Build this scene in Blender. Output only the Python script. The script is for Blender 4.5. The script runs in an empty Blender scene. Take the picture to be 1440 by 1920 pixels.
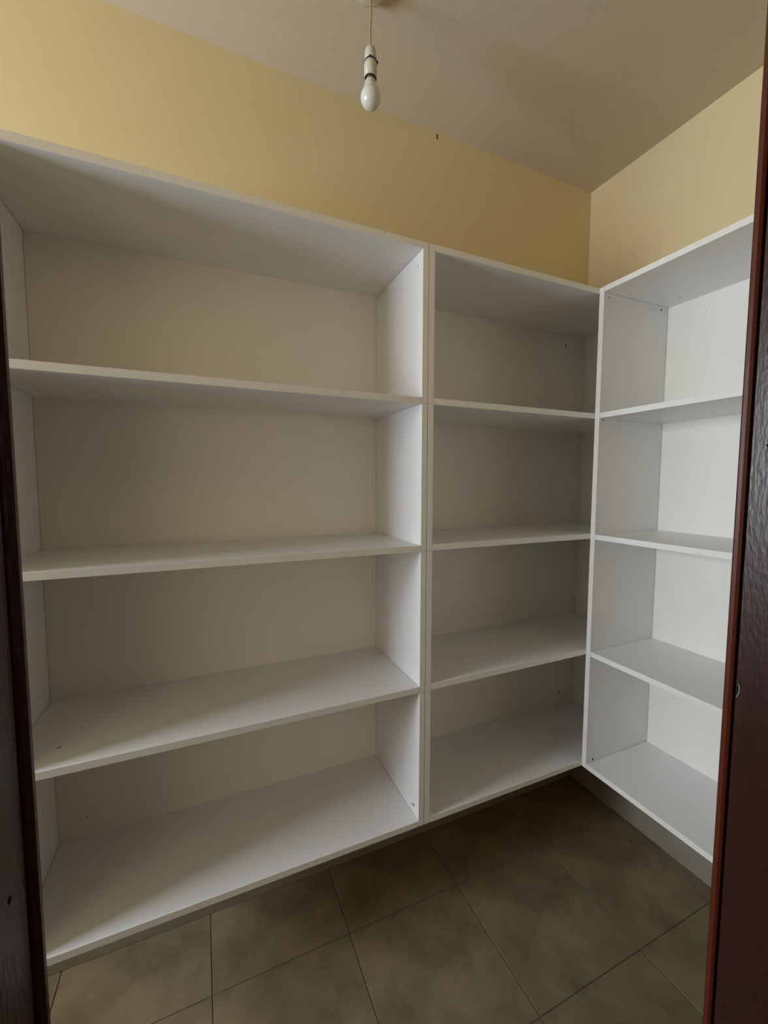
import bpy, bmesh, math, random
from mathutils import Vector, Matrix
random.seed(4)
SC = bpy.context.scene
COL = SC.collection
S = 0.9685            # survey units -> metres
FZ = 0.283            # floor level in the survey


def W(x, y, z):
    return Vector((x * S, y * S, (z + FZ) * S))


# ---------------------------------------------------------------- camera
cam_d = bpy.data.cameras.new('camera')
cam_d.sensor_fit = 'HORIZONTAL'
cam_d.sensor_width = 36.0
cam_d.lens = 36.0 * 777.4 / 1440.0
cam_d.clip_start = 0.02
cam = bpy.data.objects.new('camera', cam_d)
COL.objects.link(cam)
YAW, PITCH, ROLL = 0.414, -0.0733, 0.0017
fw = Vector((math.sin(YAW) * math.cos(PITCH), math.cos(YAW) * math.cos(PITCH), math.sin(PITCH)))
rt = fw.cross(Vector((0, 0, 1))).normalized()
up = rt.cross(fw)
r2 = rt * math.cos(ROLL) + up * math.sin(ROLL)
u2 = up * math.cos(ROLL) - rt * math.sin(ROLL)
m = Matrix((r2, u2, -fw)).transposed().to_4x4()
m.translation = W(-1.6559, -1.4342, 1.1871)
cam.matrix_world = m
SC.camera = cam

# ---------------------------------------------------------------- colour management, sky, warm fill, daylight
SC.view_settings.view_transform = 'Standard'
SC.view_settings.look = 'None'
SC.view_settings.gamma = 1.0
SC.view_settings.use_curve_mapping = False
SC.view_settings.exposure = 0.0
SC.cycles.use_denoising = True
SC.cycles.max_bounces = 16
SC.cycles.diffuse_bounces = 10
SC.cycles.transparent_max_bounces = 8
SC.cycles.sample_clamp_indirect = 4.0

world = bpy.data.worlds.new('overcast_sky')
SC.world = world
world.use_nodes = True
bg = world.node_tree.nodes['Background']
bg.inputs[0].default_value = (0.62, 0.74, 0.90, 1)
bg.inputs[1].default_value = 1.0


def area_lamp(name, loc, rot, sx, sy, power, col, spread=180):
    d = bpy.data.lights.new(name, 'AREA')
    d.shape = 'RECTANGLE'
    d.size, d.size_y = sx, sy
    d.energy = power
    d.color = col
    d.spread = math.radians(spread)
    o = bpy.data.objects.new(name, d)
    o.location = loc
    o.rotation_euler = rot
    COL.objects.link(o)
    return o


# pantry window (in the wall on the left) and an added warm fill lamp in the unseen hall
WY0, WY1, WZ0, WZ1 = -0.92, -0.12, 0.88, 1.86
area_lamp('pantry_window_daylight', W(-4.18, (WY0 + WY1) / 2, (WZ0 + WZ1) / 2), (0, math.radians(-90), 0),
         (WZ1 - WZ0) * S, (WY1 - WY0) * S, 113.0, (0.80, 0.86, 0.985))
HX0, HX1, HZ0, HZ1 = -2.3, -1.0, 0.65, 1.85
area_lamp('hall_warm_fill', W((HX0 + HX1) / 2, -3.55, (HZ0 + HZ1) / 2), (math.radians(90), 0, 0),
         (HX1 - HX0) * S, (HZ1 - HZ0) * S, 7.0, (1.0, 0.64, 0.30))


# ---------------------------------------------------------------- materials
def mat(name, color, rough=0.5, noise=None, bump=None, coat=0.0, spec=0.5, metal=0.0):
    """noise = (scale, other colour, contrast, stretch); bump = (scale, strength, distance, stretch)"""
    mt = bpy.data.materials.new(name)
    mt.use_nodes = True
    nt = mt.node_tree
    b = nt.nodes['Principled BSDF']
    b.inputs['Base Color'].default_value = (*color, 1)
    b.inputs['Roughness'].default_value = rough
    b.inputs['Specular IOR Level'].default_value = spec
    b.inputs['Metallic'].default_value = metal
    b.inputs['Coat Weight'].default_value = coat
    b.inputs['Coat Roughness'].default_value = 0.12
    tc = nt.nodes.new('ShaderNodeTexCoord')
    if noise:
        sc, c2, lo_hi, st = noise
        mp = nt.nodes.new('ShaderNodeMapping')
        mp.inputs['Scale'].default_value = st
        nt.links.new(tc.outputs['Object'], mp.inputs[0])
        n = nt.nodes.new('ShaderNodeTexNoise')
        n.inputs['Scale'].default_value = sc
        n.inputs['Detail'].default_value = 8
        n.inputs['Roughness'].default_value = 0.62
        nt.links.new(mp.outputs[0], n.inputs['Vector'])
        rp = nt.nodes.new('ShaderNodeValToRGB')
        rp.color_ramp.elements[0].position = lo_hi[0]
        rp.color_ramp.elements[1].position = lo_hi[1]
        rp.color_ramp.elements[0].color = (*color, 1)
        rp.color_ramp.elements[1].color = (*c2, 1)
        nt.links.new(n.outputs[0], rp.inputs[0])
        nt.links.new(rp.outputs[0], b.inputs['Base Color'])
    if bump:
        sc, stg, dist, st = bump
        mp = nt.nodes.new('ShaderNodeMapping')
        mp.inputs['Scale'].default_value = st
        nt.links.new(tc.outputs['Object'], mp.inputs[0])
        n = nt.nodes.new('ShaderNodeTexNoise')
        n.inputs['Scale'].default_value = sc
        n.inputs['Detail'].default_value = 4
        nt.links.new(mp.outputs[0], n.inputs['Vector'])
        bp = nt.nodes.new('ShaderNodeBump')
        bp.inputs['Strength'].default_value = stg
        bp.inputs['Distance'].default_value = dist
        nt.links.new(n.outputs[0], bp.inputs['Height'])
        nt.links.new(bp.outputs[0], b.inputs['Normal'])
    return mt


I3 = (1, 1, 1)
M_PAINT = mat('cream_wall_paint', (0.72, 0.598, 0.345), 0.55, (2.5, (0.735, 0.615, 0.372), (0.35, 0.7), I3), (160, 0.12, 0.001, I3))
M_HALL = mat('pale_hall_paint', (0.74, 0.68, 0.56), 0.7, (2.0, (0.76, 0.70, 0.58), (0.3, 0.7), I3), (160, 0.15, 0.001, I3))
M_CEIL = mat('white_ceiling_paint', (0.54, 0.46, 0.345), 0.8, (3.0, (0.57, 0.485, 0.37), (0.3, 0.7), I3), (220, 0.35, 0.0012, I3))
M_BOARD = mat('white_melamine', (0.79, 0.785, 0.78), 0.38, (6, (0.81, 0.805, 0.80), (0.3, 0.7), I3), (300, 0.03, 0.0004, I3))
M_BACK = mat('white_backing_board', (0.79, 0.765, 0.70), 0.45, (5, (0.81, 0.785, 0.72), (0.3, 0.7), I3), (260, 0.03, 0.0004, I3))
M_EDGE = mat('white_edge_banding', (0.79, 0.765, 0.71), 0.42, (90, (0.82, 0.795, 0.745), (0.35, 0.7), (1, 1, 0.2)))
M_CAP = mat('white_plastic_cap', (0.78, 0.78, 0.76), 0.35, (30, (0.82, 0.82, 0.80), (0.3, 0.7), I3))
M_DARK = mat('dark_drill_hole', (0.012, 0.010, 0.009), 0.9, (80, (0.02, 0.017, 0.015), (0.3, 0.7), I3), spec=0.05)
M_SCUFF = mat('brown_scuff', (0.22, 0.17, 0.11), 0.8, (200, (0.36, 0.30, 0.22), (0.35, 0.65), I3))
M_TILE = mat('grey_brown_stone_tile', (0.108, 0.081, 0.043), 0.5, (5.5, (0.235, 0.182, 0.108), (0.30, 0.62), I3), (40, 0.08, 0.001, I3))
M_SKIRT = mat('grey_skirting_tile', (0.23, 0.19, 0.138), 0.5, (5, (0.30, 0.255, 0.19), (0.33, 0.72), I3), (60, 0.05, 0.001, I3))
M_GROUT = mat('dark_grout', (0.085, 0.066, 0.044), 0.9, (60, (0.13, 0.105, 0.073), (0.3, 0.7), I3), (90, 0.2, 0.001, I3))
M_WOOD = mat('varnished_mahogany', (0.020, 0.0030, 0.0012), 0.34, (14, (0.040, 0.006, 0.0025), (0.3, 0.72), (1, 1, 0.06)),
             (240, 0.5, 0.0010, (1, 1, 0.3)), spec=0.38)
M_WOODLIT = mat('varnished_mahogany_lit_edge', (0.060, 0.010, 0.0035), 0.36, (14, (0.10, 0.018, 0.007), (0.3, 0.72), (1, 1, 0.06)),
              (75, 0.3, 0.0012, (1, 1, 0.2)), spec=0.3)  # lighter mahogany: light on the frame edge is put into the colour
M_METAL = mat('worn_steel', (0.55, 0.52, 0.48), 0.3, (60, (0.42, 0.39, 0.35), (0.3, 0.7), I3), metal=1.0)
M_BRASS = mat('dull_brass', (0.32, 0.26, 0.15), 0.45, (60, (0.24, 0.19, 0.11), (0.3, 0.7), I3), metal=0.8)
M_PLAST = mat('ivory_plastic', (0.60, 0.545, 0.45), 0.38, (40, (0.56, 0.51, 0.42), (0.3, 0.7), I3))
M_CORD = mat('tan_cord', (0.36, 0.27, 0.14), 0.55, (50, (0.42, 0.32, 0.18), (0.3, 0.7), I3))
M_RING = mat('black_ring', (0.012, 0.010, 0.008), 0.5, (40, (0.02, 0.017, 0.014), (0.3, 0.7), I3))
M_BULB = mat('opal_glass', (0.66, 0.645, 0.60), 0.25, (30, (0.69, 0.675, 0.63), (0.3, 0.7), I3), coat=1.0)
M_BULB.node_tree.nodes['Principled BSDF'].inputs['Subsurface Weight'].default_value = 0.5
M_BULB.node_tree.nodes['Principled BSDF'].inputs['Subsurface Radius'].default_value = (0.02, 0.02, 0.02)
M_FRAME = mat('white_window_paint', (0.72, 0.72, 0.70), 0.4, (20, (0.76, 0.76, 0.74), (0.3, 0.7), I3))


def pane_material():
    mt = bpy.data.materials.new('clear_window_glass')
    mt.use_nodes = True
    nt = mt.node_tree
    nt.nodes.remove(nt.nodes['Principled BSDF'])
    tr = nt.nodes.new('ShaderNodeBsdfTransparent')
    tr.inputs[0].default_value = (0.96, 0.98, 0.97, 1)
    gl = nt.nodes.new('ShaderNodeBsdfGlossy')
    gl.inputs['Roughness'].default_value = 0.02
    mx = nt.nodes.new('ShaderNodeMixShader')
    fr = nt.nodes.new('ShaderNodeFresnel')
    fr.inputs[0].default_value = 1.45
    nt.links.new(fr.outputs[0], mx.inputs[0])
    nt.links.new(tr.outputs[0], mx.inputs[1])
    nt.links.new(gl.outputs[0], mx.inputs[2])
    nt.links.new(mx.outputs[0], nt.nodes['Material Output'].inputs[0])
    return mt


M_PANE = pane_material()


# ---------------------------------------------------------------- mesh helpers
def box(bm, x0, x1, y0, y1, z0, z1, bev=0.0, org=Vector((0, 0, 0))):
    """axis aligned box given in survey units"""
    a, b = W(min(x0, x1), min(y0, y1), min(z0, z1)) - org, W(max(x0, x1), max(y0, y1), max(z0, z1)) - org
    r = bmesh.ops.create_cube(bm, size=1.0, matrix=Matrix.Translation((a + b) / 2) @ Matrix.Diagonal((*(b - a), 1)))
    if bev:
        es = {e for v in r['verts'] for e in v.link_edges}
        bmesh.ops.bevel(bm, geom=list(es), offset=bev, segments=1, affect='EDGES', profile=0.5)


def lathe(bm, prof, seg=40, cap0=True, cap1=True):
    """prof = [(radius, z)] in metres around the local z axis"""
    rings = []
    for r, z in prof:
        rings.append([bm.verts.new((r * math.cos(2 * math.pi * k / seg), r * math.sin(2 * math.pi * k / seg), z)) for k in range(seg)])
    for a, b in zip(rings, rings[1:]):
        for k in range(seg):
            bm.faces.new((a[k], a[(k + 1) % seg], b[(k + 1) % seg], b[k]))
    if cap0:
        bm.faces.new(rings[0][::-1])
    if cap1:
        bm.faces.new(rings[-1])


def link(name, bm, material, parent=None, smooth=False):
    bmesh.ops.recalc_face_normals(bm, faces=bm.faces)
    me = bpy.data.meshes.new(name)
    bm.to_mesh(me)
    bm.free()
    me.materials.append(material)
    if smooth:
        for p in me.polygons:
            p.use_smooth = True
    o = bpy.data.objects.new(name, me)
    COL.objects.link(o)
    if parent:
        o.parent = parent
    return o


def struct(name, boxes, material, parent=None, bev=0.0):
    bm = bmesh.new()
    for b in boxes:
        box(bm, *b, bev)
    o = link(name, bm, material, parent)
    if parent is None:
        o['kind'] = 'structure'
    return o


def thing(name, label, cat, loc, group=None):
    o = bpy.data.objects.new(name, None)
    o.empty_display_size = 0.1
    o.location = loc
    COL.objects.link(o)
    o['label'] = label
    o['category'] = cat
    if group:
        o['group'] = group
    return o


def disc(name, centre, normal, radius, thick, material, parent, org, dish=False, seg=16):
    """small round cap or hole lying on a board; centre in survey units"""
    bm = bmesh.new()
    if dish:      # a cap with a raised rim
        lathe(bm, [(radius * .92, 0), (radius * .92, thick * .3), (radius, thick * .45), (radius * .97, thick), (radius * 0.8, thick), (radius * 0.7, thick * 0.5)], seg)
    else:
        lathe(bm, [(radius, 0), (radius * 0.94, thick)], seg)
    o = link(name, bm, material, parent, False)
    q = Vector(normal).to_track_quat('Z', 'Y')
    o.rotation_euler = q.to_euler()
    o.location = W(*centre) - org
    return o


# ---------------------------------------------------------------- room shell
H = 2.4997
XL, XR, YB, YF = -4.0, 0.006, 0.008, -1.128     # inner faces of the pantry walls
YH = -1.262                                        # hall side of the door wall
HL, HR, HB = -4.1, 0.6, -3.42                      # the hall behind the doorway
Z0 = -FZ
T = 0.16
DXL, DXR, DYE, DHEAD = -1.7577, -1.0001, -1.1136, 1.834   # doorway
struct('wall_back', [(XL - T, XR + T, YB, YB + T, Z0 - .1, H + .1)], M_PAINT)
struct('wall_right', [(XR, XR + T, YF - .0, YB, Z0 - .1, H + .1)], M_PAINT)
struct('wall_left', [(XL - T, XL, YF, WY0, Z0 - .1, H + .1), (XL - T, XL, WY1, YB, Z0 - .1, H + .1),
                     (XL - T, XL, WY0, WY1, Z0 - .1, WZ0), (XL - T, XL, WY0, WY1, WZ1, H + .1)], M_PAINT)
LJ = 0.036
struct('wall_front', [(HL, DXL - LJ, YH, YF, Z0 - .1, H + .1), (DXR + LJ, HR, YH, YF, Z0 - .1, H + .1),
                      (DXL - LJ, DXR + LJ, YH, YF, DHEAD + LJ, H + .1)], M_PAINT)
struct('wall_hall_left', [(HL - T, HL, HB, YF, Z0 - .1, H + .1)], M_HALL)
struct('wall_hall_right', [(HR, HR + T, HB, YF, Z0 - .1, H + .1)], M_HALL)
struct('wall_hall_back', [(HL - T, HX0, HB - T, HB, Z0 - .1, H + .1), (HX1, HR + T, HB - T, HB, Z0 - .1, H + .1),
                          (HX0, HX1, HB - T, HB, Z0 - .1, HZ0), (HX0, HX1, HB - T, HB, HZ1, H + .1)], M_HALL)
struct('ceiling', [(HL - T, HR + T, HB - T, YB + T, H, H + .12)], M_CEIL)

# floor: grout bed with every tile laid on it
floor = struct('floor', [(HL - T, HR + T, HB - T, YB + T, Z0 - .14, Z0 - .0022)], M_GROUT)
TS = 0.4130
gx = [-1.668 + TS * k for k in range(-7, 7)]
gy = [-0.246 + TS * k for k in range(-8, 2)]
J = 0.0012
for i in range(len(gx) - 1):
    for j in range(len(gy) - 1):
        x0, x1, y0, y1 = gx[i], gx[i + 1], gy[j], gy[j + 1]
        pantry = (y0 + y1) / 2 > YF
        lx, hx = (XL, XR) if pantry else (HL, HR)
        x0, x1, y0, y1 = max(x0, lx), min(x1, hx), max(y0, HB), min(y1, YB)
        if x1 - x0 < .02 or y1 - y0 < .02:
            continue
        bm = bmesh.new()
        dz = random.uniform(-.0003, .0003)
        c = W((x0 + x1) / 2, (y0 + y1) / 2, Z0)
        box(bm, x0 + J, x1 - J, y0 + J, y1 - J, Z0 - .0022, Z0 + dz, 0.0008, c)
        t = link('tile', bm, M_TILE, floor)
        t.location = c

# tiled skirting
struct('baseboard_back', [(XL, XR - .009, YB - .008, YB, Z0 + .0004, Z0 + .10)], M_SKIRT, bev=.001)
struct('baseboard_right', [(XR - .009, XR, YF, YB - .008, Z0 + .0004, Z0 + .10)], M_SKIRT, bev=.001)
struct('baseboard_left', [(XL, XL + .009, YF, YB - .008, Z0 + .0004, Z0 + .10)], M_SKIRT, bev=.001)


# windows
def window(name, flat, a0, a1, z0, z1, depth_at, thick):
    """flat 'x': the pane stands in the plane x = depth_at, spanning a0..a1 in y; 'y' the other way"""
    def bb(p0, p1, q0, q1, d0, d1):
        return (d0, d1, p0, p1, q0, q1) if flat == 'x' else (p0, p1, d0, d1, q0, q1)
    root = bpy.data.objects.new(name, None)
    COL.objects.link(root)
    root['kind'] = 'structure'
    f = .035
    d0, d1 = depth_at - thick, depth_at + thick
    mid = (a0 + a1) / 2
    struct('window_frame', [bb(a0, a1, z0, z0 + f, d0, d1), bb(a0, a1, z1 - f, z1, d0, d1),
                            bb(a0, a0 + f, z0 + f, z1 - f, d0, d1), bb(a1 - f, a1, z0 + f, z1 - f, d0, d1),
                            ], M_FRAME, root)
    struct('mullion', [bb(mid - .012, mid + .012, z0 + f, z1 - f, d0, d1)], M_FRAME, root)
    for p0, p1 in ((a0 + f, mid - .012), (mid + .012, a1 - f)):
        struct('pane', [bb(p0, p1, z0 + f, z1 - f, depth_at - .002, depth_at + .002)], M_PANE, root)


window('window_1', 'x', WY0, WY1, WZ0, WZ1, XL - .10, .018)
window('window_2', 'y', HX0, HX1, HZ0, HZ1, HB - .08, .018)  # unseen hall window, put in as the opening for the warm fill

# door lining of dark varnished wood
door = bpy.data.objects.new('door_1', None)
COL.objects.link(door)
door['kind'] = 'structure'
door.location = W((DXL + DXR) / 2, DYE, Z0)
DO = Vector(door.location)


def lining(name, boxes, material, bev):
    bm = bmesh.new()
    for b in boxes:
        box(bm, *b, bev, DO)
    return link(name, bm, material, door)


R0 = .0045
for sx, xe in ((1, DXR), (-1, DXL)):
    jamb = lining('jamb', [(xe + sx * R0, xe + sx * LJ, YH - .012, DYE - .0125, Z0 + .0005, DHEAD + LJ)], M_WOOD, .001)
    lining('nosing', [(xe, xe + sx * LJ, DYE - .0100, DYE, Z0 + .0005, DHEAD)], M_WOODLIT if sx > 0 else M_WOOD, .0028)
    lining('groove', [(xe + sx * .012, xe + sx * LJ, DYE - .0128, DYE - .0095, Z0 + .0005, DHEAD)], M_WOOD, 0)
lining('head', [(DXL + .0, DXR - .0, YH - .012, DYE - .0125, DHEAD, DHEAD + LJ)], M_WOOD, .001)
lining('head_nosing', [(DXL, DXR, DYE - .0100, DYE, DHEAD, DHEAD + LJ)], M_WOODLIT, .0028)
# unseen door leaf, inferred from the strike, folded against the wall to cut bounced light
leaf = lining('leaf', [(DXL - .030, DXL - .030 - .75, DYE + .012, DYE + .052, Z0 + .006, DHEAD - .004)], M_WOOD, .0015)
for zz in (-.06, .74, 1.58):
    lining('hinge', [(DXL - .036, DXL - .006, DYE + .0005, DYE + .0125, zz, zz + .09)], M_METAL, .0008)
bm = bmesh.new()
for (x0, x1, y0, y1, z0, z1) in ((DXL - .735, DXL - .690, DYE + .052, DYE + .057, .70, .92), (DXL - .722, DXL - .704, DYE + .055, DYE + .100, .842, .860),
                                 (DXL - .722, DXL - .600, DYE + .085, DYE + .100, .842, .860)):
    box(bm, x0, x1, y0, y1, z0, z1, .002, DO)
link('handle', bm, M_METAL, door)
# keep for the lock bolt in the right jamb, with its bright bent lip
bm = bmesh.new()
prof = [(-.0004, .0085), (.0010, .0066), (.0016, .0030), (.0013, -.0010), (.0006, -.0050), (-.0004, -.0075), (-.0016, -.0098)]
pc = W(DXR + R0, -1.1292, .905) - DO
for (a, za), (b, zb) in zip(prof, prof[1:]):
    v = [bm.verts.new((pc.x - dx, pc.y - yy - off, pc.z + zz)) for dx in (0.0, .0012) for (yy, zz, off) in ((a, za, 0), (a, za, .0012), (b, zb, .0012), (b, zb, 0))]
    for q in ((0, 1, 2, 3), (7, 6, 5, 4), (0, 4, 5, 1), (2, 6, 7, 3), (1, 5, 6, 2), (0, 3, 7, 4)):
        bm.faces.new([v[k] for k in q])
o = link('strike_lip', bm, M_METAL, door)
bm = bmesh.new()
box(bm, DXR + R0 - .0004, DXR + R0 + .001, -1.1292 - .0012, -1.1292 + .0022, .897, .912, 0, DO)
link('strike_hole', bm, M_DARK, door)
for yy, zz in ((-1.1445, 1.234),):
    disc('screw_hole', (DXR + R0, yy, zz), (-1, 0, 0), .0026, .0003, M_DARK, door, DO)
disc('screw_hole', (DXL - R0, -1.149, .95), (1, 0, 0), .0020, .0003, M_DARK, door, DO)

# small dark nick on the wall right under the ceiling
bm = bmesh.new()
box(bm, -.8085, -.8050, YB - .0015, YB + .001, 2.474, 2.492, .0006)
o = link('wall_nick', bm, M_DARK, bpy.data.objects['wall_back'])

# ---------------------------------------------------------------- shelving units
TH = .0187
D = .35
ZB, ZT = .1, 1.869
ZS = (1.4328, .9959, .5569)
G = .0009           # joint gap
EB = .0016          # edging thickness
BV = .0006


def unit(label, run, front_axis, r0, r1, front, back, t0=TH, t1=TH, sgn=-1, backt=.006, zs=ZS):
    """run axis 'x' (units on the back wall) or 'y' (unit on the right wall).
    r0..r1 outer extent along the run; front/back = depth coordinates of the front face and of the inner back face"""
    def bb(p0, p1, d0, d1, z0, z1):
        return (p0, p1, d0, d1, z0, z1) if run == 'x' else (d0, d1, p0, p1, z0, z1)
    c = (r0 + r1) / 2
    loc = W(c, back, ZB) if run == 'x' else W(back, c, ZB)
    root = thing('shelving_unit', label, 'shelving unit', loc, 'white shelving units along the pantry walls')
    org = Vector(loc)

    def piece(name, spec, material, parent, bev=BV):
        bm = bmesh.new()
        box(bm, *bb(*spec), bev, org)
        return link(name, bm, material, parent)
    lo, hi = min(r0, r1), max(r0, r1)
    parts = {}
    fe = front + EB
    # side panels with edging in four lengths
    for key, p0, p1 in (('a', lo, lo + t0), ('b', hi - t1, hi)):
        sp = piece('side_panel', (p0, p1, fe, back + backt, ZB, ZT), M_BOARD, root)
        cuts = [ZB] + [z - TH for z in zs[::-1]] + [ZT]
        for z0, z1 in zip(cuts, cuts[1:]):
            piece('edge_strip', (p0, p1, front, fe, z0 + .0004, z1 - .0004), M_EDGE, sp, .0004)
        parts[key] = sp
    i0, i1 = lo + t0 + G, hi - t1 - G
    for name, z1 in (('top_panel', ZT), ('shelf', zs[0]), ('shelf', zs[1]), ('shelf', zs[2]), ('bottom_panel', ZB + TH)):
        b = piece(name, (i0, i1, fe, back - .0003, z1 - TH, z1), M_BOARD, root)
        piece('edge_strip', (i0, i1, front, fe, z1 - TH, z1), M_EDGE, b, .0004)
        parts.setdefault(name, []).append(b)
    parts['back'] = piece('back_panel', (i0, i1, back, back + backt, ZB, ZT), M_BACK, root, 0)
    return root, org, parts


XG = -1.0390
X1L = -2.0707
u1, o1, p1 = unit('widest white shelving unit, with one long bay, nearest the window wall', 'x', 'y', X1L - TH, XG - .0010, -D, 0.0)
u2, o2, p2 = unit('narrower shaded white shelving unit between the widest unit and the corner', 'x', 'y', XG + .0010, .0055, -D, 0.0, t1=.0135, zs=tuple(z + .0009 for z in ZS))
u3, o3, p3 = unit('brightly lit white shelving unit on the side wall, beside the mahogany door frame', 'y', 'x', -1.112, -.3505, -.3487, 0.0, backt=.005)


def cap(centre, n, parent, org, r=.0062):
    return disc('screw_cap', centre, n, r, .0026, M_CAP, parent, org, True, 20)


def hole(centre, n, parent, org, r=.0034):
    return disc('screw_hole', centre, n, r, .00025, M_DARK, parent, org)


cap((-1.969, 0, 1.799), (0, -1, 0), p1['back'], o1, .007)
PX = XG - .0010 - TH
cap((PX, -.318, 1.815), (-1, 0, 0), p1['b'], o1)
cap((PX, -.051, 1.814), (-1, 0, 0), p1['b'], o1)
hole((PX, -.3165, .148), (-1, 0, 0), p1['b'], o1, .0042)
hole((PX, -.3050, .143), (-1, 0, 0), p1['b'], o1, .0026)
hole((PX, -.051, .150), (-1, 0, 0), p1['b'], o1, .0022)
hole((-.128, 0, 1.803), (0, -1, 0), p2['back'], o2, .0042)
hole((-.095, 0, .170), (0, -1, 0), p2['back'], o2, .0042)
cap((0, -.497, 1.793), (-1, 0, 0), p3['back'], o3, .0068)
PY = -.3505 - TH
hole((-.324, PY, 1.834), (0, -1, 0), p3['b'], o3, .0024)
hole((-.041, PY, 1.838), (0, -1, 0), p3['b'], o3, .0036)
hole((-.329, PY, 1.409), (0, -1, 0), p3['b'], o3, .0030)
hole((-.313, PY, .127), (0, -1, 0), p3['b'], o3, .0042)


def scuff(centre, ax, l, w, parent, org, ang=0.0):
    bm = bmesh.new()
    n = 9
    vs = []
    for k in range(n):
        a = 2 * math.pi * k / n
        rr = random.uniform(.7, 1.15)
        vs.append(bm.verts.new((l * rr * math.cos(a), w * rr * math.sin(a), .0002)))
    f = bm.faces.new(vs)
    e = bmesh.ops.extrude_face_region(bm, geom=[f])
    for v in e['geom']:
        if isinstance(v, bmesh.types.BMVert):
            v.co.z = -.0002
    o = link('scuff', bm, M_SCUFF, parent)
    q = Vector(ax).to_track_quat('Z', 'Y')
    o.rotation_euler = (q.to_matrix() @ Matrix.Rotation(ang, 3, 'Z')).to_euler()
    o.location = W(*centre) - org


scuff((-1.982, -.265, .5569), (0, 0, 1), .006, .003, p1['shelf'][2], o1, .2)
scuff((-1.997, 0, .180), (0, -1, 0), .006, .0018, p1['back'], o1, .7)
scuff((-.061, -.445, 1.869 - TH), (0, 0, -1), .007, .0022, p3['top_panel'][0], o3, 1.2)

# ---------------------------------------------------------------- pendant lamp
LX, LY = -1.2130, -.3323
lamp = thing('pendant_light', 'bare white bulb hanging on a tan cord from the ceiling', 'lamp', W(LX, LY, H))
ZC = H


def lz(z):
    return (z - ZC) * S


bm = bmesh.new()
lathe(bm, [(.0440, lz(H)), (.0440, lz(H - .012)), (.0415, lz(H - .022)), (.035, lz(H - .0255)), (.008, lz(H - .0265)), (.004, lz(H - .030))], 56)
link('ceiling_rose', bm, M_PLAST, lamp, True)
# cord with a slight wave
bm = bmesh.new()
zt_, zb_ = lz(H - .026), lz(2.328)
pts = []
for k in range(15):
    f = k / 14
    pts.append(Vector((.0016 * math.sin(f * 5.5) * math.sin(f * math.pi), .0012 * math.sin(f * 4) * math.sin(f * math.pi), zt_ + (zb_ - zt_) * f)))
rings = [[bm.verts.new(p + Vector((.0029 * math.cos(a * math.pi / 5), .0029 * math.sin(a * math.pi / 5), 0))) for a in range(10)] for p in pts]
for a, b in zip(rings, rings[1:]):
    for k in range(10):
        bm.faces.new((a[k], a[(k + 1) % 10], b[(k + 1) % 10], b[k]))
link('cord', bm, M_CORD, lamp, True)
# lamp holder: domed cap, dark joint ring, sleeve, hollow mouth
hb = 2.258
bm = bmesh.new()
lathe(bm, [(.0030, lz(2.3335)), (.0095, lz(2.3325)), (.0128, lz(2.329)), (.0145, lz(2.322)), (.0154, lz(2.312)), (.0160, lz(2.2985))], 40)
holder = link('lamp_holder', bm, M_PLAST, lamp, True)
bm = bmesh.new()
lathe(bm, [(.0150, lz(2.2990)), (.0168, lz(2.2990)), (.0168, lz(2.2965)), (.0150, lz(2.2965))], 40)
r = bmesh.ops.create_cube(bm, size=1, matrix=Matrix.Translation((.0150, -.0085, lz(2.2965))) @ Matrix.Diagonal((.004, .004, .005, 1)))
r = bmesh.ops.create_cube(bm, size=1, matrix=Matrix.Translation((-.008, -.0150, lz(2.2990))) @ Matrix.Diagonal((.004, .003, .003, 1)))
link('joint_ring', bm, M_RING, holder)
bm = bmesh.new()
lathe(bm, [(.0158, lz(2.2970)), (.0163, lz(2.290)), (.0166, lz(hb)), (.0150, lz(hb)), (.0150, lz(2.280))], 40, True, False)
link('sleeve', bm, M_PLAST, holder, True)
bm = bmesh.new()
lathe(bm, [(.0149, lz(2.278)), (.0149, lz(hb + .0006)), (.0120, lz(hb + .0006)), (.0120, lz(2.278))], 40)
link('mouth', bm, M_RING, holder)
# bulb
bc = 2.2105
bm = bmesh.new()
lathe(bm, [(.0108, lz(2.279)), (.0110, lz(2.258)), (.0112, lz(2.2475))], 32)
bulb_cap = bm
prof = []
R = .0262
for k in range(0, 15):
    a = math.radians(-90 + k * 9)
    prof.append((max(R * math.cos(a), .0004), lz(bc) + R * math.sin(a) * (1.06 if a < 0 else 1.0)))
a_end = prof[-1]
prof += [(.0208, lz(bc) + .0205), (.0178, lz(bc) + .0265), (.0156, lz(bc) + .0305)]
prof = [p for i, p in enumerate(prof) if i == 0 or p[1] > prof[i - 1][1]]
bm = bmesh.new()
lathe(bm, prof, 40)
bulb = link('bulb', bm, M_BULB, lamp, True)
link('bulb_cap', bulb_cap, M_BRASS, bulb, True)
bm = bmesh.new()
lathe(bm, [(.0157, lz(bc) + .0298), (.0150, lz(bc) + .0345), (.0140, lz(bc) + .0385), (.0112, lz(bc) + .0400)], 40)
link('collar', bm, M_PLAST, bulb, True)
